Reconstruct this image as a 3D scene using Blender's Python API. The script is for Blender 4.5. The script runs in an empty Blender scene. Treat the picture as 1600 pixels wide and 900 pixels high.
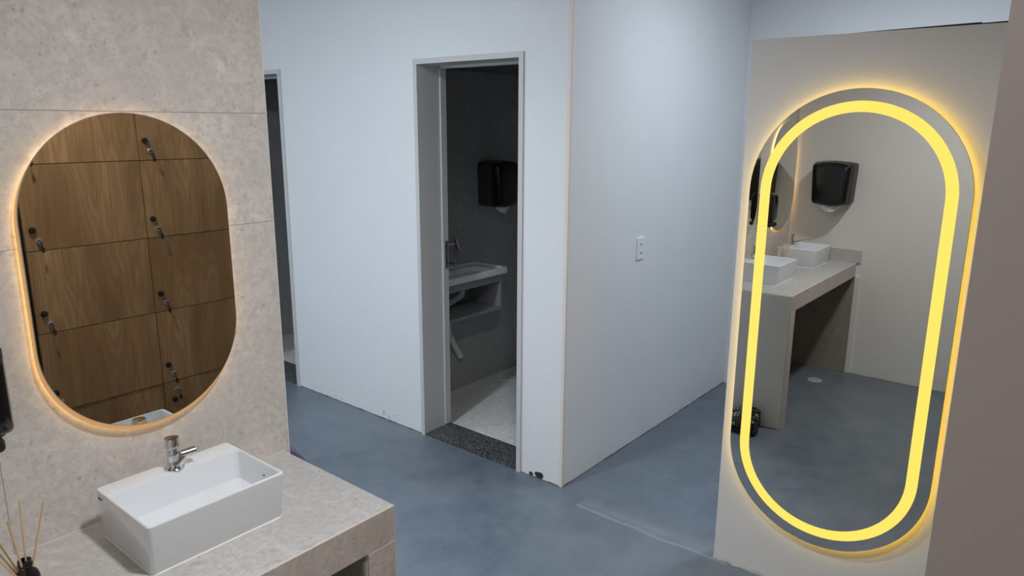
import bpy, bmesh, math, random
from math import sin, cos, pi, radians, degrees, sqrt
from mathutils import Vector, Matrix
random.seed(7)
S = bpy.context.scene
COL = S.collection

# ------------------------------------------------------------------ camera
CAM_H = 1.80
yaw, pitch, roll, FPX = radians(129.36), radians(-12.92), radians(0.294), 1123.2
Fv = Vector((cos(yaw)*cos(pitch), sin(yaw)*cos(pitch), sin(pitch)))
Rv = Fv.cross(Vector((0, 0, 1))).normalized()
Uv = Rv.cross(Fv)
R2 = cos(roll)*Rv + sin(roll)*Uv
U2 = -sin(roll)*Rv + cos(roll)*Uv
cd = bpy.data.cameras.new('camera')
cam = bpy.data.objects.new('camera', cd)
COL.objects.link(cam)
cd.sensor_width = 36.0
cd.sensor_fit = 'HORIZONTAL'
cd.lens = 36.0*FPX/1600.0
cd.clip_start = 0.02
M = Matrix((R2, U2, -Fv)).transposed().to_4x4()
M.translation = Vector((0, 0, CAM_H))
cam.matrix_world = M
S.camera = cam

# ------------------------------------------------------------------ world, exposure
w = bpy.data.worlds.new('world')
S.world = w
w.use_nodes = True
w.node_tree.nodes['Background'].inputs[0].default_value = (0.5, 0.55, 0.6, 1)
w.node_tree.nodes['Background'].inputs[1].default_value = 0.0
S.view_settings.view_transform = 'Standard'
S.view_settings.look = 'None'
S.view_settings.exposure = 0.0
S.view_settings.gamma = 1.0
S.view_settings.use_curve_mapping = False
try:
    S.cycles.max_bounces = 12
    S.cycles.diffuse_bounces = 5
    S.cycles.glossy_bounces = 8
    S.cycles.sample_clamp_indirect = 4.0
except Exception:
    pass

# ------------------------------------------------------------------ ceiling lamps and an added fill
CEIL = 2.74
def lamp(name, loc, power, col, size=0.17, spread=180):
    l = bpy.data.lights.new(name, 'AREA')
    l.shape = 'DISK'
    l.size = size
    l.energy = power
    l.color = col
    l.spread = radians(spread)
    o = bpy.data.objects.new(name, l)
    COL.objects.link(o)
    o.location = loc
    return o
NEUTRAL = (1.0, 0.985, 0.97)
COOL = (0.80, 0.90, 1.0)
lamp('ceiling_lamp_vanity', (-0.57, 0.89, 2.715), 20.5, NEUTRAL, 0.17, 147)
lamp('ceiling_lamp_hall', (-2.36, 0.90, 2.715), 37, COOL, 0.17)
lamp('fill_lamp_hall_far', (-4.5, 0.4, 2.715), 22, COOL, 0.17)  # unseen fill lamp, added to even out the light on the door wall
lamp('ceiling_lamp_passage', (-0.85, 3.48, 2.715), 20, COOL, 0.17)

# ------------------------------------------------------------------ materials
def new_mat(name):
    m = bpy.data.materials.new(name)
    m.use_nodes = True
    nt = m.node_tree
    return m, nt, nt.nodes['Principled BSDF']
def N(nt, typ, **kw):
    n = nt.nodes.new(typ)
    for k, v in kw.items():
        if k in n.inputs.keys():
            n.inputs[k].default_value = v
        else:
            setattr(n, k, v)
    return n
def L(nt, a, b):
    nt.links.new(a, b)
def ramp(nt, fac, stops):
    r = nt.nodes.new('ShaderNodeValToRGB')
    els = r.color_ramp.elements
    while len(els) < len(stops):
        els.new(0.5)
    for e, (p, c) in zip(els, stops):
        e.position = p
        e.color = (c[0], c[1], c[2], 1) if not isinstance(c, (int, float)) else (c, c, c, 1)
    L(nt, fac, r.inputs[0])
    return r.outputs[0]
def mix(nt, fac, a, b, mode='MIX'):
    n = nt.nodes.new('ShaderNodeMix')
    n.data_type = 'RGBA'
    n.blend_type = mode
    for sock, v in ((n.inputs[0], fac), (n.inputs[6], a), (n.inputs[7], b)):
        if hasattr(v, 'is_linked'):
            L(nt, v, sock)
        elif isinstance(v, (int, float)):
            sock.default_value = v
        else:
            sock.default_value = (v[0], v[1], v[2], 1)
    return n.outputs[2]
def math_(nt, op, a, b=None, clamp=False):
    n = nt.nodes.new('ShaderNodeMath')
    n.operation = op
    n.use_clamp = clamp
    for i, v in enumerate((a, b)):
        if v is None:
            continue
        if hasattr(v, 'is_linked'):
            L(nt, v, n.inputs[i])
        else:
            n.inputs[i].default_value = v
    return n.outputs[0]
def coords(nt, scale=(1, 1, 1), rand=False):
    tc = nt.nodes.new('ShaderNodeTexCoord')
    mp = nt.nodes.new('ShaderNodeMapping')
    mp.inputs['Scale'].default_value = scale
    L(nt, tc.outputs['Object'], mp.inputs['Vector'])
    if rand:
        oi = nt.nodes.new('ShaderNodeObjectInfo')
        vm = nt.nodes.new('ShaderNodeVectorMath')
        vm.operation = 'SCALE'
        vm.inputs[0].default_value = (37.0, 53.0, 29.0)
        L(nt, oi.outputs['Random'], vm.inputs['Scale'])
        L(nt, vm.outputs[0], mp.inputs['Location'])
    return mp.outputs[0]
def noise(nt, vec, scale, detail=4, rough=0.55, dist=0.0):
    n = nt.nodes.new('ShaderNodeTexNoise')
    n.inputs['Scale'].default_value = scale
    n.inputs['Detail'].default_value = detail
    n.inputs['Roughness'].default_value = rough
    n.inputs['Distortion'].default_value = dist
    L(nt, vec, n.inputs['Vector'])
    return n.outputs['Fac']
def voro(nt, vec, scale, out='Distance', feature='F1'):
    n = nt.nodes.new('ShaderNodeTexVoronoi')
    n.feature = feature
    n.inputs['Scale'].default_value = scale
    L(nt, vec, n.inputs['Vector'])
    return n.outputs[out]
def bump(nt, bsdf, height, strength=0.2, dist=0.005):
    b = nt.nodes.new('ShaderNodeBump')
    b.inputs['Strength'].default_value = strength
    b.inputs['Distance'].default_value = dist
    L(nt, height, b.inputs['Height'])
    L(nt, b.outputs[0], bsdf.inputs['Normal'])
def plain(name, col, rough=0.5, metal=0.0, spec=0.5, var=0.06, scale=40):
    m, nt, b = new_mat(name)
    v = coords(nt)
    n = noise(nt, v, scale, 3)
    c = mix(nt, n, [x*(1-var) for x in col], [min(1, x*(1+var)) for x in col])
    L(nt, c, b.inputs['Base Color'])
    b.inputs['Roughness'].default_value = rough
    b.inputs['Metallic'].default_value = metal
    b.inputs['Specular IOR Level'].default_value = spec
    return m
def emit(name, col, strength):
    m, nt, b = new_mat(name)
    b.inputs['Base Color'].default_value = (0.12, 0.11, 0.10, 1)
    b.inputs['Emission Color'].default_value = (*col, 1)
    b.inputs['Emission Strength'].default_value = strength
    b.inputs['Roughness'].default_value = 0.5
    return m

def paint(name, col, chips=False, rough=0.6):
    m, nt, b = new_mat(name)
    v = coords(nt)
    n = noise(nt, v, 1.6, 4)
    c = mix(nt, n, [x*0.965 for x in col], [min(1, x*1.03) for x in col])
    fine = noise(nt, v, 90, 3)
    if chips:
        tc = nt.nodes.new('ShaderNodeTexCoord')
        sx = nt.nodes.new('ShaderNodeSeparateXYZ')
        L(nt, tc.outputs['Object'], sx.inputs[0])
        low = math_(nt, 'SUBTRACT', 1.0, math_(nt, 'DIVIDE', sx.outputs['Z'], 0.085), True)
        patch = ramp(nt, noise(nt, v, 3.1, 1), [(0.60, 0), (0.70, 1)])
        sp = ramp(nt, noise(nt, v, 75, 2), [(0.60, 0), (0.64, 1)])
        k = math_(nt, 'MULTIPLY', math_(nt, 'MULTIPLY', low, patch), sp, True)
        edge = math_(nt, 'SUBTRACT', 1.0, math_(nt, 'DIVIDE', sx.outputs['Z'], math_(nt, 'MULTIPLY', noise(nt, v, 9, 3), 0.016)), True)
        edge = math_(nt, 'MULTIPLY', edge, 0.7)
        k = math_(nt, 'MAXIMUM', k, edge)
        c = mix(nt, k, c, (0.10, 0.10, 0.11))
    L(nt, c, b.inputs['Base Color'])
    b.inputs['Roughness'].default_value = rough
    b.inputs['Specular IOR Level'].default_value = 0.3
    bump(nt, b, fine, 0.08, 0.002)
    return m

def stone(name, base, rough=0.55, rand=False):
    m, nt, b = new_mat(name)
    v = coords(nt, rand=rand)
    warp = nt.nodes.new('ShaderNodeVectorMath')
    warp.operation = 'MULTIPLY_ADD'
    nz = nt.nodes.new('ShaderNodeTexNoise')
    nz.inputs['Scale'].default_value = 14
    nz.inputs['Detail'].default_value = 5
    L(nt, v, nz.inputs['Vector'])
    L(nt, nz.outputs['Color'], warp.inputs[0])
    warp.inputs[1].default_value = (0.06, 0.06, 0.06)
    L(nt, v, warp.inputs[2])
    wv = warp.outputs[0]
    big = noise(nt, v, 3.2, 5, 0.6)
    c = mix(nt, ramp(nt, big, [(0.35, 0), (0.68, 1)]), [x*0.86 for x in base], [x*1.07 for x in base])
    fine = noise(nt, v, 55, 6, 0.7)
    c = mix(nt, ramp(nt, fine, [(0.40, 0), (0.60, 1)]), c, [x*0.78 for x in base])
    mott = noise(nt, v, 19, 5, 0.7, 0.8)
    c = mix(nt, math_(nt, 'MULTIPLY', ramp(nt, mott, [(0.50, 0), (0.64, 1)]), 0.5), c, [min(1, x*1.16) for x in base])
    c = mix(nt, 0.25, c, base)
    # pale clasts
    cell = voro(nt, wv, 17, 'Color')
    sep = nt.nodes.new('ShaderNodeSeparateColor')
    L(nt, cell, sep.inputs[0])
    dist = voro(nt, wv, 17, 'Distance')
    shape = ramp(nt, math_(nt, 'ADD', dist, math_(nt, 'MULTIPLY', noise(nt, v, 40, 3), 0.5)), [(0.42, 1), (0.60, 0)])
    pale = math_(nt, 'MULTIPLY', ramp(nt, sep.outputs[0], [(0.80, 0), (0.86, 1)]), shape)
    c = mix(nt, math_(nt, 'MULTIPLY', pale, 0.55), c, [min(1, x*1.18) for x in base])
    # darker pebbles of two sizes
    for sc, th, amt, k in ((20, 0.84, 0.55, 0.64), (48, 0.78, 0.60, 0.55), (95, 0.66, 0.60, 0.58), (190, 0.60, 0.50, 0.60)):
        cl = voro(nt, wv, sc, 'Color')
        s2 = nt.nodes.new('ShaderNodeSeparateColor')
        L(nt, cl, s2.inputs[0])
        d2 = voro(nt, wv, sc, 'Distance')
        sh = ramp(nt, math_(nt, 'ADD', d2, math_(nt, 'MULTIPLY', noise(nt, v, sc*2.2, 3), 0.5)), [(0.36, 1), (0.56, 0)])
        f = math_(nt, 'MULTIPLY', math_(nt, 'MULTIPLY', ramp(nt, s2.outputs[1], [(th, 0), (th+0.05, 1)]), sh), amt)
        c = mix(nt, f, c, [x*k for x in base])
    L(nt, c, b.inputs['Base Color'])
    b.inputs['Roughness'].default_value = rough
    b.inputs['Specular IOR Level'].default_value = 0.35
    bump(nt, b, fine, 0.06, 0.002)
    return m

def wood(name):
    m, nt, b = new_mat(name)
    v = coords(nt, (1, 1, 1), rand=True)
    st = nt.nodes.new('ShaderNodeMapping')
    st.inputs['Scale'].default_value = (1, 5.5, 0.75)
    L(nt, v, st.inputs['Vector'])
    a = noise(nt, st.outputs[0], 1.5, 2, 0.45, 0.3)
    rings = nt.nodes.new('ShaderNodeMath')
    rings.operation = 'SINE'
    L(nt, math_(nt, 'MULTIPLY', a, 85.0), rings.inputs[0])
    rg = math_(nt, 'MULTIPLY_ADD', rings.outputs[0], 0.5)
    nt.nodes[-1].inputs[2].default_value = 0.5
    st2 = nt.nodes.new('ShaderNodeMapping')
    st2.inputs['Scale'].default_value = (1, 120, 2.2)
    L(nt, v, st2.inputs['Vector'])
    fine = noise(nt, st2.outputs[0], 2.0, 4, 0.6)
    c = mix(nt, ramp(nt, a, [(0.30, 0), (0.70, 1)]), (0.205, 0.108, 0.043), (0.41, 0.238, 0.106))
    c = mix(nt, math_(nt, 'MULTIPLY', rg, 0.38), c, (0.165, 0.085, 0.038))
    c = mix(nt, math_(nt, 'MULTIPLY', ramp(nt, fine, [(0.38, 0), (0.66, 1)]), 0.55), c, (0.17, 0.090, 0.036))
    L(nt, c, b.inputs['Base Color'])
    b.inputs['Roughness'].default_value = 0.5
    b.inputs['Specular IOR Level'].default_value = 0.35
    bump(nt, b, fine, 0.08, 0.001)
    return m

def floor_mat():
    m, nt, b = new_mat('painted concrete floor')
    v = coords(nt)
    big = noise(nt, v, 1.3, 5, 0.6, 0.6)
    mid = noise(nt, v, 6.5, 6, 0.65, 0.3)
    c = mix(nt, ramp(nt, big, [(0.32, 0), (0.68, 1)]), (0.098, 0.124, 0.160), (0.158, 0.188, 0.228))
    c = mix(nt, math_(nt, 'MULTIPLY', ramp(nt, mid, [(0.38, 0), (0.72, 1)]), 0.5), c, (0.205, 0.235, 0.270))
    pt = noise(nt, v, 2.7, 4, 0.7, 1.2)
    c = mix(nt, math_(nt, 'MULTIPLY', ramp(nt, pt, [(0.45, 0), (0.65, 1)]), 0.20), c, (0.225, 0.255, 0.290))
    c = mix(nt, math_(nt, 'MULTIPLY', ramp(nt, noise(nt, v, 11, 5, 0.7), [(0.60, 0), (0.74, 1)]), 0.35), c, (0.075, 0.092, 0.115))
    # small scuffs
    sp = ramp(nt, noise(nt, v, 60, 2), [(0.70, 0), (0.76, 1)])
    c = mix(nt, math_(nt, 'MULTIPLY', sp, 0.5), c, (0.36, 0.38, 0.40))
    # worn pale seam where an old wall line crosses the opening of the passage
    tc = nt.nodes.new('ShaderNodeTexCoord')
    sx = nt.nodes.new('ShaderNodeSeparateXYZ')
    L(nt, tc.outputs['Object'], sx.inputs[0])
    wob = math_(nt, 'MULTIPLY_ADD', noise(nt, v, 4, 3), 0.05)
    nt.nodes[-1].inputs[2].default_value = -0.025
    d = math_(nt, 'ABSOLUTE', math_(nt, 'ADD', math_(nt, 'SUBTRACT', sx.outputs['Y'], 2.645), wob))
    seam = math_(nt, 'SUBTRACT', 1.0, math_(nt, 'DIVIDE', d, 0.012), True)
    band = math_(nt, 'SUBTRACT', 1.0, math_(nt, 'DIVIDE', math_(nt, 'ABSOLUTE', math_(nt, 'SUBTRACT', sx.outputs['Y'], 2.69)), 0.07), True)
    inx = math_(nt, 'MULTIPLY', math_(nt, 'GREATER_THAN', sx.outputs['X'], -1.76), math_(nt, 'LESS_THAN', sx.outputs['X'], -1.0))
    c = mix(nt, math_(nt, 'MULTIPLY', math_(nt, 'MULTIPLY', seam, inx), 0.55), c, (0.36, 0.38, 0.40))
    c = mix(nt, math_(nt, 'MULTIPLY', math_(nt, 'MULTIPLY', band, inx), 0.32), c, (0.30, 0.31, 0.33))
    L(nt, c, b.inputs['Base Color'])
    rr = ramp(nt, mid, [(0.3, 0.34), (0.7, 0.50)])
    L(nt, rr, b.inputs['Roughness'])
    b.inputs['Specular IOR Level'].default_value = 0.6
    bump(nt, b, mid, 0.12, 0.004)
    return m

def granite_mat():
    m, nt, b = new_mat('speckled dark granite')
    v = coords(nt)
    cl = voro(nt, v, 230, 'Color')
    s2 = nt.nodes.new('ShaderNodeSeparateColor')
    L(nt, cl, s2.inputs[0])
    c = ramp(nt, s2.outputs[0], [(0.0, (0.016, 0.017, 0.018)), (0.50, (0.045, 0.048, 0.05)), (0.75, (0.11, 0.118, 0.12)), (0.97, (0.26, 0.27, 0.28))])
    L(nt, c, b.inputs['Base Color'])
    b.inputs['Roughness'].default_value = 0.3
    return m

M_ = {}
M_['white'] = paint('white wall paint', (0.80, 0.81, 0.82))
M_['white_chip'] = paint('white wall paint chipped at the floor', (0.80, 0.81, 0.82), True)
M_['panel'] = paint('off white partition paint', (0.76, 0.735, 0.70), True)
M_['partition'] = paint('grey white partition paint', (0.67, 0.65, 0.625), True)
M_['ceiling'] = paint('white ceiling paint', (0.82, 0.82, 0.82))
M_['bead'] = plain('corner bead with mirror glow tint', (0.80, 0.72, 0.65), 0.5)  # warm tint carries the mirror glow reflected on the bead
M_['stone'] = stone('pale speckled stone tile', (0.70, 0.665, 0.635), rand=True)
M_['stone_top'] = stone('pale speckled stone counter', (0.56, 0.55, 0.54), 0.4, rand=True)
M_['stone_front'] = stone('pinkish speckled stone front tile', (0.60, 0.525, 0.485), rand=True)
M_['stone_dark'] = stone('grey speckled stone cladding', (0.42, 0.42, 0.41))
M_['stone_floor'] = stone('light stone floor tile', (0.78, 0.77, 0.75), 0.4)
M_['grout'] = plain('pale grout', (0.86, 0.83, 0.79), 0.8)
M_['grout_wall'] = plain('grey wall grout', (0.34, 0.32, 0.30), 0.8)
M_['shadow_gap'] = plain('dark shadow gap tone', (0.10, 0.105, 0.115), 0.8, var=0.3)  # shade along the wall foot put into the colour
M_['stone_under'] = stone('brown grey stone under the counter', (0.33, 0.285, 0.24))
M_['floor'] = floor_mat()
M_['granite'] = granite_mat()
M_['frame'] = plain('grey enamelled door frame', (0.60, 0.60, 0.585), 0.4, var=0.02)
M_['dark_ceiling'] = plain('dark cubicle ceiling', (0.12, 0.12, 0.12), 0.7)
M_['ceramic'] = plain('white glazed ceramic', (0.79, 0.825, 0.87), 0.09, var=0.01)
M_['chrome'] = plain('chrome', (0.72, 0.72, 0.72), 0.06, 1.0, var=0.02)
M_['steel'] = plain('brushed steel', (0.50, 0.50, 0.50), 0.3, 1.0, var=0.04)
M_['mirror'] = plain('mirror silvering', (0.76, 0.775, 0.75), 0.0, 1.0, var=0.0)
M_['glass_edge'] = plain('mirror glass edge', (0.30, 0.33, 0.31), 0.2)
M_['black'] = plain('black gloss plastic', (0.006, 0.006, 0.007), 0.22, var=0.05)
M_['black_side'] = plain('dark grey plastic', (0.035, 0.035, 0.037), 0.45)
M_['black_matt'] = plain('black matt', (0.008, 0.008, 0.009), 0.6)
M_['paper'] = plain('white paper', (0.82, 0.82, 0.81), 0.85, var=0.03)
M_['print'] = plain('pale grey print', (0.35, 0.35, 0.35), 0.6)
M_['wood'] = wood('oak veneer')
M_['locker_side'] = plain('taupe side panel', (0.58, 0.50, 0.47), 0.7, var=0.05, scale=160)
M_['plastic_white'] = plain('white plastic', (0.82, 0.83, 0.84), 0.35, var=0.01)
M_['plastic_dark'] = plain('socket hole', (0.05, 0.055, 0.06), 0.6)
M_['pipe'] = plain('white pvc pipe', (0.70, 0.70, 0.70), 0.4)
M_['vanity_grey'] = plain('grey vanity board', (0.27, 0.275, 0.28), 0.5)
M_['reed'] = plain('pale reed', (0.66, 0.48, 0.27), 0.8)
M_['bottle'] = plain('black glass bottle', (0.008, 0.007, 0.008), 0.08)
M_['purple'] = plain('glossy dark purple fabric', (0.030, 0.007, 0.040), 0.25, var=0.2)
M_['mesh_grey'] = plain('grey mesh fabric', (0.16, 0.165, 0.17), 0.8, var=0.3, scale=200)
M_['green'] = plain('lime green trim', (0.30, 0.55, 0.05), 0.5)
M_['lace'] = plain('pale grey lace', (0.50, 0.50, 0.50), 0.8)
M_['drain'] = plain('pale drain grate', (0.55, 0.55, 0.53), 0.4, var=0.02)
M_['ring'] = emit('warm frosted light band', (1.0, 0.745, 0.09), 1.05)
M_['led_big'] = emit('warm led strip', (1.0, 0.64, 0.05), 5.0)
M_['led_small'] = emit('warm white led strip', (1.0, 0.62, 0.25), 9.0)
M_['light_frame'] = emit('glowing acrylic edge', (1.0, 0.52, 0.17), 0.50)

# ------------------------------------------------------------------ mesh helpers
def finish(name, bm, mat, parent=None, origin=(0, 0, 0), smooth=False, bevel=0.0, seg=2):
    if bevel > 0:
        es = [e for e in bm.edges if len(e.link_faces) == 2 and e.calc_face_angle(0) > radians(30)]
        bmesh.ops.bevel(bm, geom=es, offset=bevel, segments=seg, profile=0.5, affect='EDGES', clamp_overlap=True)
    bmesh.ops.recalc_face_normals(bm, faces=bm.faces[:])
    if origin != (0, 0, 0):
        bmesh.ops.translate(bm, verts=bm.verts[:], vec=-Vector(origin))
    me = bpy.data.meshes.new(name)
    bm.to_mesh(me)
    bm.free()
    mats = mat if isinstance(mat, (list, tuple)) else [mat]
    for k in mats:
        me.materials.append(M_[k])
    if smooth:
        for p in me.polygons:
            p.use_smooth = True
        try:
            me.set_sharp_from_angle(angle=radians(38))
        except Exception:
            pass
    o = bpy.data.objects.new(name, me)
    COL.objects.link(o)
    if parent is not None:
        o.parent = parent
    return o
def thing(name, label, cat, loc=(0, 0, 0), rotz=0.0, group=None):
    o = bpy.data.objects.new(name, None)
    o.empty_display_size = 0.05
    COL.objects.link(o)
    o.location = loc
    o.rotation_euler = (0, 0, rotz)
    o['label'] = label
    o['category'] = cat
    if group:
        o['group'] = group
    return o
def tag(o, label, cat, group=None):
    o['label'] = label
    o['category'] = cat
    if group:
        o['group'] = group
    return o
def struct(o, label, cat):
    o['kind'] = 'structure'
    o['label'] = label
    o['category'] = cat
    return o
def BM():
    return bmesh.new()
def box(bm, a, b):
    x0, y0, z0 = [min(p, q) for p, q in zip(a, b)]
    x1, y1, z1 = [max(p, q) for p, q in zip(a, b)]
    vs = [bm.verts.new(p) for p in ((x0, y0, z0), (x1, y0, z0), (x1, y1, z0), (x0, y1, z0), (x0, y0, z1), (x1, y0, z1), (x1, y1, z1), (x0, y1, z1))]
    for f in ((0, 3, 2, 1), (4, 5, 6, 7), (0, 1, 5, 4), (1, 2, 6, 5), (2, 3, 7, 6), (3, 0, 4, 7)):
        bm.faces.new([vs[i] for i in f])
    return bm
def boxobj(name, a, b, mat, parent=None, origin=(0, 0, 0), bevel=0.0, seg=2, smooth=False):
    return finish(name, box(BM(), a, b), mat, parent, origin, smooth, bevel, seg)
def loft(bm, loops, cap0=True, cap1=True, close=False):
    rings = [[bm.verts.new(p) for p in lp] for lp in loops]
    n = len(rings[0])
    pairs = list(zip(rings[:-1], rings[1:]))
    if close:
        pairs.append((rings[-1], rings[0]))
    for a, b in pairs:
        for i in range(n):
            j = (i+1) % n
            bm.faces.new((a[i], a[j], b[j], b[i]))
    if not close:
        if cap0:
            bm.faces.new(rings[0][::-1])
        if cap1:
            bm.faces.new(rings[-1])
    return bm
def rrect(cx, cy, w_, d_, r, n=6):
    r = min(r, w_/2-1e-5, d_/2-1e-5)
    pts = []
    for qx, qy, a0 in ((1, 1, 0), (-1, 1, pi/2), (-1, -1, pi), (1, -1, 3*pi/2)):
        for k in range(n+1):
            a = a0 + (pi/2)*k/n
            pts.append((cx+qx*(w_/2-r)+r*cos(a), cy+qy*(d_/2-r)+r*sin(a)))
    return pts
def tube(bm, pts, rad, n=12, cap=True):
    pts = [Vector(p) for p in pts]
    rads = rad if isinstance(rad, (list, tuple)) else [rad]*len(pts)
    loops = []
    t0 = (pts[1]-pts[0]).normalized()
    up = Vector((0, 0, 1)) if abs(t0.z) < 0.9 else Vector((1, 0, 0))
    u = t0.cross(up).normalized()
    for i, p in enumerate(pts):
        t = (pts[min(i+1, len(pts)-1)]-pts[max(i-1, 0)]).normalized()
        u = (u - t*u.dot(t)).normalized()
        v = t.cross(u)
        loops.append([p+rads[i]*(cos(2*pi*k/n)*u+sin(2*pi*k/n)*v) for k in range(n)])
    return loft(bm, loops, cap, cap)
def lathe(bm, prof, n=24, c=(0, 0, 0)):
    loops = [[(c[0]+r*cos(2*pi*k/n), c[1]+r*sin(2*pi*k/n), c[2]+z) for k in range(n)] for r, z in prof]
    return loft(bm, loops)
def stadium(w_, h_, inset=0.0, n=40):
    """points (u, v) of an upright stadium centred on 0"""
    r = w_/2-inset
    s = (h_-w_)/2
    pts = []
    for k in range(n+1):
        a = pi*k/n
        pts.append((r*cos(a), s+r*sin(a)))
    for k in range(n+1):
        a = pi+pi*k/n
        pts.append((r*cos(a), -s+r*sin(a)))
    return pts

# ------------------------------------------------------------------ key planes (metres)
YA, YA2 = 2.735, 2.93          # wall with the two cubicle doors
XB = -1.912                    # passage wall
YC = 4.725                     # end wall of the passage
YP = 2.669                     # partition with the tall mirror
YM = 2.634                     # its glass
XD = -1.808                    # stone wall
XM = -1.785                    # its mirror glass
YE = -0.245                    # wall behind the camera
HC = 0.831                     # counter height
XF, YEND = -1.311, 1.118       # counter front, counter end
XL, YL = -0.068, 1.016         # locker fronts, first locker edge
XW = -3.273                    # cubicle wall carrying the small sink
XLEFT, XRIGHT = -6.2, 1.7
CUBZ = 2.125

# ------------------------------------------------------------------ setting
b = BM()
box(b, (XLEFT, YE-0.1, -0.08), (XRIGHT, YA, 0))
box(b, (XB, YA, -0.08), (XRIGHT, YC, 0))
bmesh.ops.remove_doubles(b, verts=b.verts[:], dist=1e-5)
struct(finish('floor', b, 'floor'), 'blue grey painted concrete floor, worn and scuffed', 'floor')
struct(boxobj('ceiling', (XLEFT, YE-0.1, CEIL), (XRIGHT, YC+0.1, CEIL+0.08), 'ceiling'), 'plain white ceiling above the washroom', 'ceiling')

D1L, D1R, D1T = -2.920, -2.174, 2.126      # outer edges of the door frames
D2L, D2R = -4.90, -4.150
b = BM()
for x0, x1, z0 in ((XLEFT, D2L+0.012, 0), (D2L+0.012, D2R-0.012, D1T-0.012), (D2R-0.012, D1L+0.012, 0), (D1L+0.012, D1R-0.012, D1T-0.012), (D1R-0.012, XB, 0)):
    box(b, (x0, YA, z0), (x1, YA2, CEIL))
wa = struct(finish('wall_back', b, 'white_chip'), 'white plaster wall with two cubicle doorways, paint chipped at the floor', 'wall')
b = BM()
box(b, (XB-0.148, YA2, 0), (XB, YC, CEIL))
wb = struct(finish('wall_passage', b, 'white_chip'), 'white passage wall carrying the power socket', 'wall')
bead = BM()
box(bead, (XB-0.016, YA-0.002, 0.0), (XB+0.002, YA+0.014, CEIL))
finish('corner_bead', bead, 'bead', wb, bevel=0.004)
struct(boxobj('wall_passage_end', (XB-0.148, YC, 0), (XRIGHT, YC+0.1, CEIL), 'white'), 'white end wall of the passage seen above the partition', 'wall')
wfr = struct(boxobj('wall_front', (XLEFT, YE-0.1, 0), (XRIGHT, YE, CEIL), 'panel'), 'off white wall with black towel dispenser, seen in the tall mirror', 'wall')
struct(boxobj('wall_hall_left', (XLEFT-0.1, YE-0.1, 0), (XLEFT, 5.0, CEIL), 'white'), 'white far wall of the hall', 'wall')
struct(boxobj('wall_right', (XRIGHT, YE-0.1, 0), (XRIGHT+0.1, YC+0.1, CEIL), 'white'), 'white wall behind the lockers', 'wall')

# the partition with the tall mirror
pw = struct(boxobj('wall_partition', (-1.067, YP, 0.0), (0.42, YP+0.13, 2.098), 'partition', bevel=0.003), 'off white freestanding partition wall behind the tall glowing mirror', 'wall')
b = BM()
gx = [-0.74, -0.62, -0.50, -0.40, -0.365, -0.36, -0.22, -0.02, 0.40]
gh = [0.0005, 0.003, 0.005, 0.0065, 0.007, 0.004, 0.007, 0.008, 0.008]
lo = [[(x, YP+0.006, 2.098), (x, YP+0.12, 2.098), (x, YP+0.12, 2.098+hh), (x, YP+0.006, 2.098+hh)] for x, hh in zip(gx, gh)]
loft(b, lo)
finish('top_shade_strip', b, 'black_matt', pw)  # dark strip standing in for the shadow gap along the top edge
b = BM()
rr = random.Random(3)
xs = [-1.067+0.03*i for i in range(46)]
lo = []
for i, x in enumerate(xs):
    hh = 0.006+0.006*rr.random()
    dd = 0.004+0.010*rr.random()
    lo.append([(x, YP-dd, 0), (x, YP+0.001, 0), (x, YP+0.001, hh), (x, YP-dd*0.4, hh*0.8)])
loft(b, lo)
finish('mortar_shade_edge', b, 'stone_dark', pw)

# rough edge at door and passage wall foot, shadow gap put into its colour
def shade_edge(name, p0, p1, nrm, parent, seed, n=34, mat='shadow_gap'):
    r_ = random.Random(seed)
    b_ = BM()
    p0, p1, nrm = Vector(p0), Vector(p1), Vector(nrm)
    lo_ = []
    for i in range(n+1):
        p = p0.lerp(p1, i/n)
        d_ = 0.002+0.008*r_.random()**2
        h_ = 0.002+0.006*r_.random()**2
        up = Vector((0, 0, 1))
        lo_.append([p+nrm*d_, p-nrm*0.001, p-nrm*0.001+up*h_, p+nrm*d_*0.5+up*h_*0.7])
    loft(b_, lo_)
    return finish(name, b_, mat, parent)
shade_edge('mortar_shade_edge', (D2R, YA, 0), (D1L, YA, 0), (0, -1, 0), wa, 11)
shade_edge('mortar_shade_edge', (D1R, YA, 0), (XB, YA, 0), (0, -1, 0), wa, 12, 10)
shade_edge('mortar_shade_edge', (XB, YA, 0), (XB, YC, 0), (1, 0, 0), wb, 13, 44)
# a flake of lost paint by the corner and a crumbling patch by the door
def chip(cx, cz, sx, sz, seed, mat='black_side'):
    r_ = random.Random(seed)
    b_ = BM()
    ps = [(cx+sx*cos(2*pi*k/11)*(0.6+0.5*r_.random()), cz+sz*sin(2*pi*k/11)*(0.6+0.5*r_.random())) for k in range(11)]
    loft(b_, [[(x, YA+0.002, max(z, 0.002)) for x, z in ps], [(x, YA-0.0025, max(z, 0.002)) for x, z in ps]])
    return finish('paint_chip', b_, mat, wa)
chip(-2.055, 0.020, 0.030, 0.020, 5)
chip(-2.108, 0.014, 0.014, 0.011, 6)
r_ = random.Random(21)
for k in range(18):
    chip(-3.30+0.17*r_.random(), 0.004+0.060*r_.random()**1.6, 0.0014+0.0020*r_.random(), 0.0014+0.0018*r_.random(), 100+k)

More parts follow.
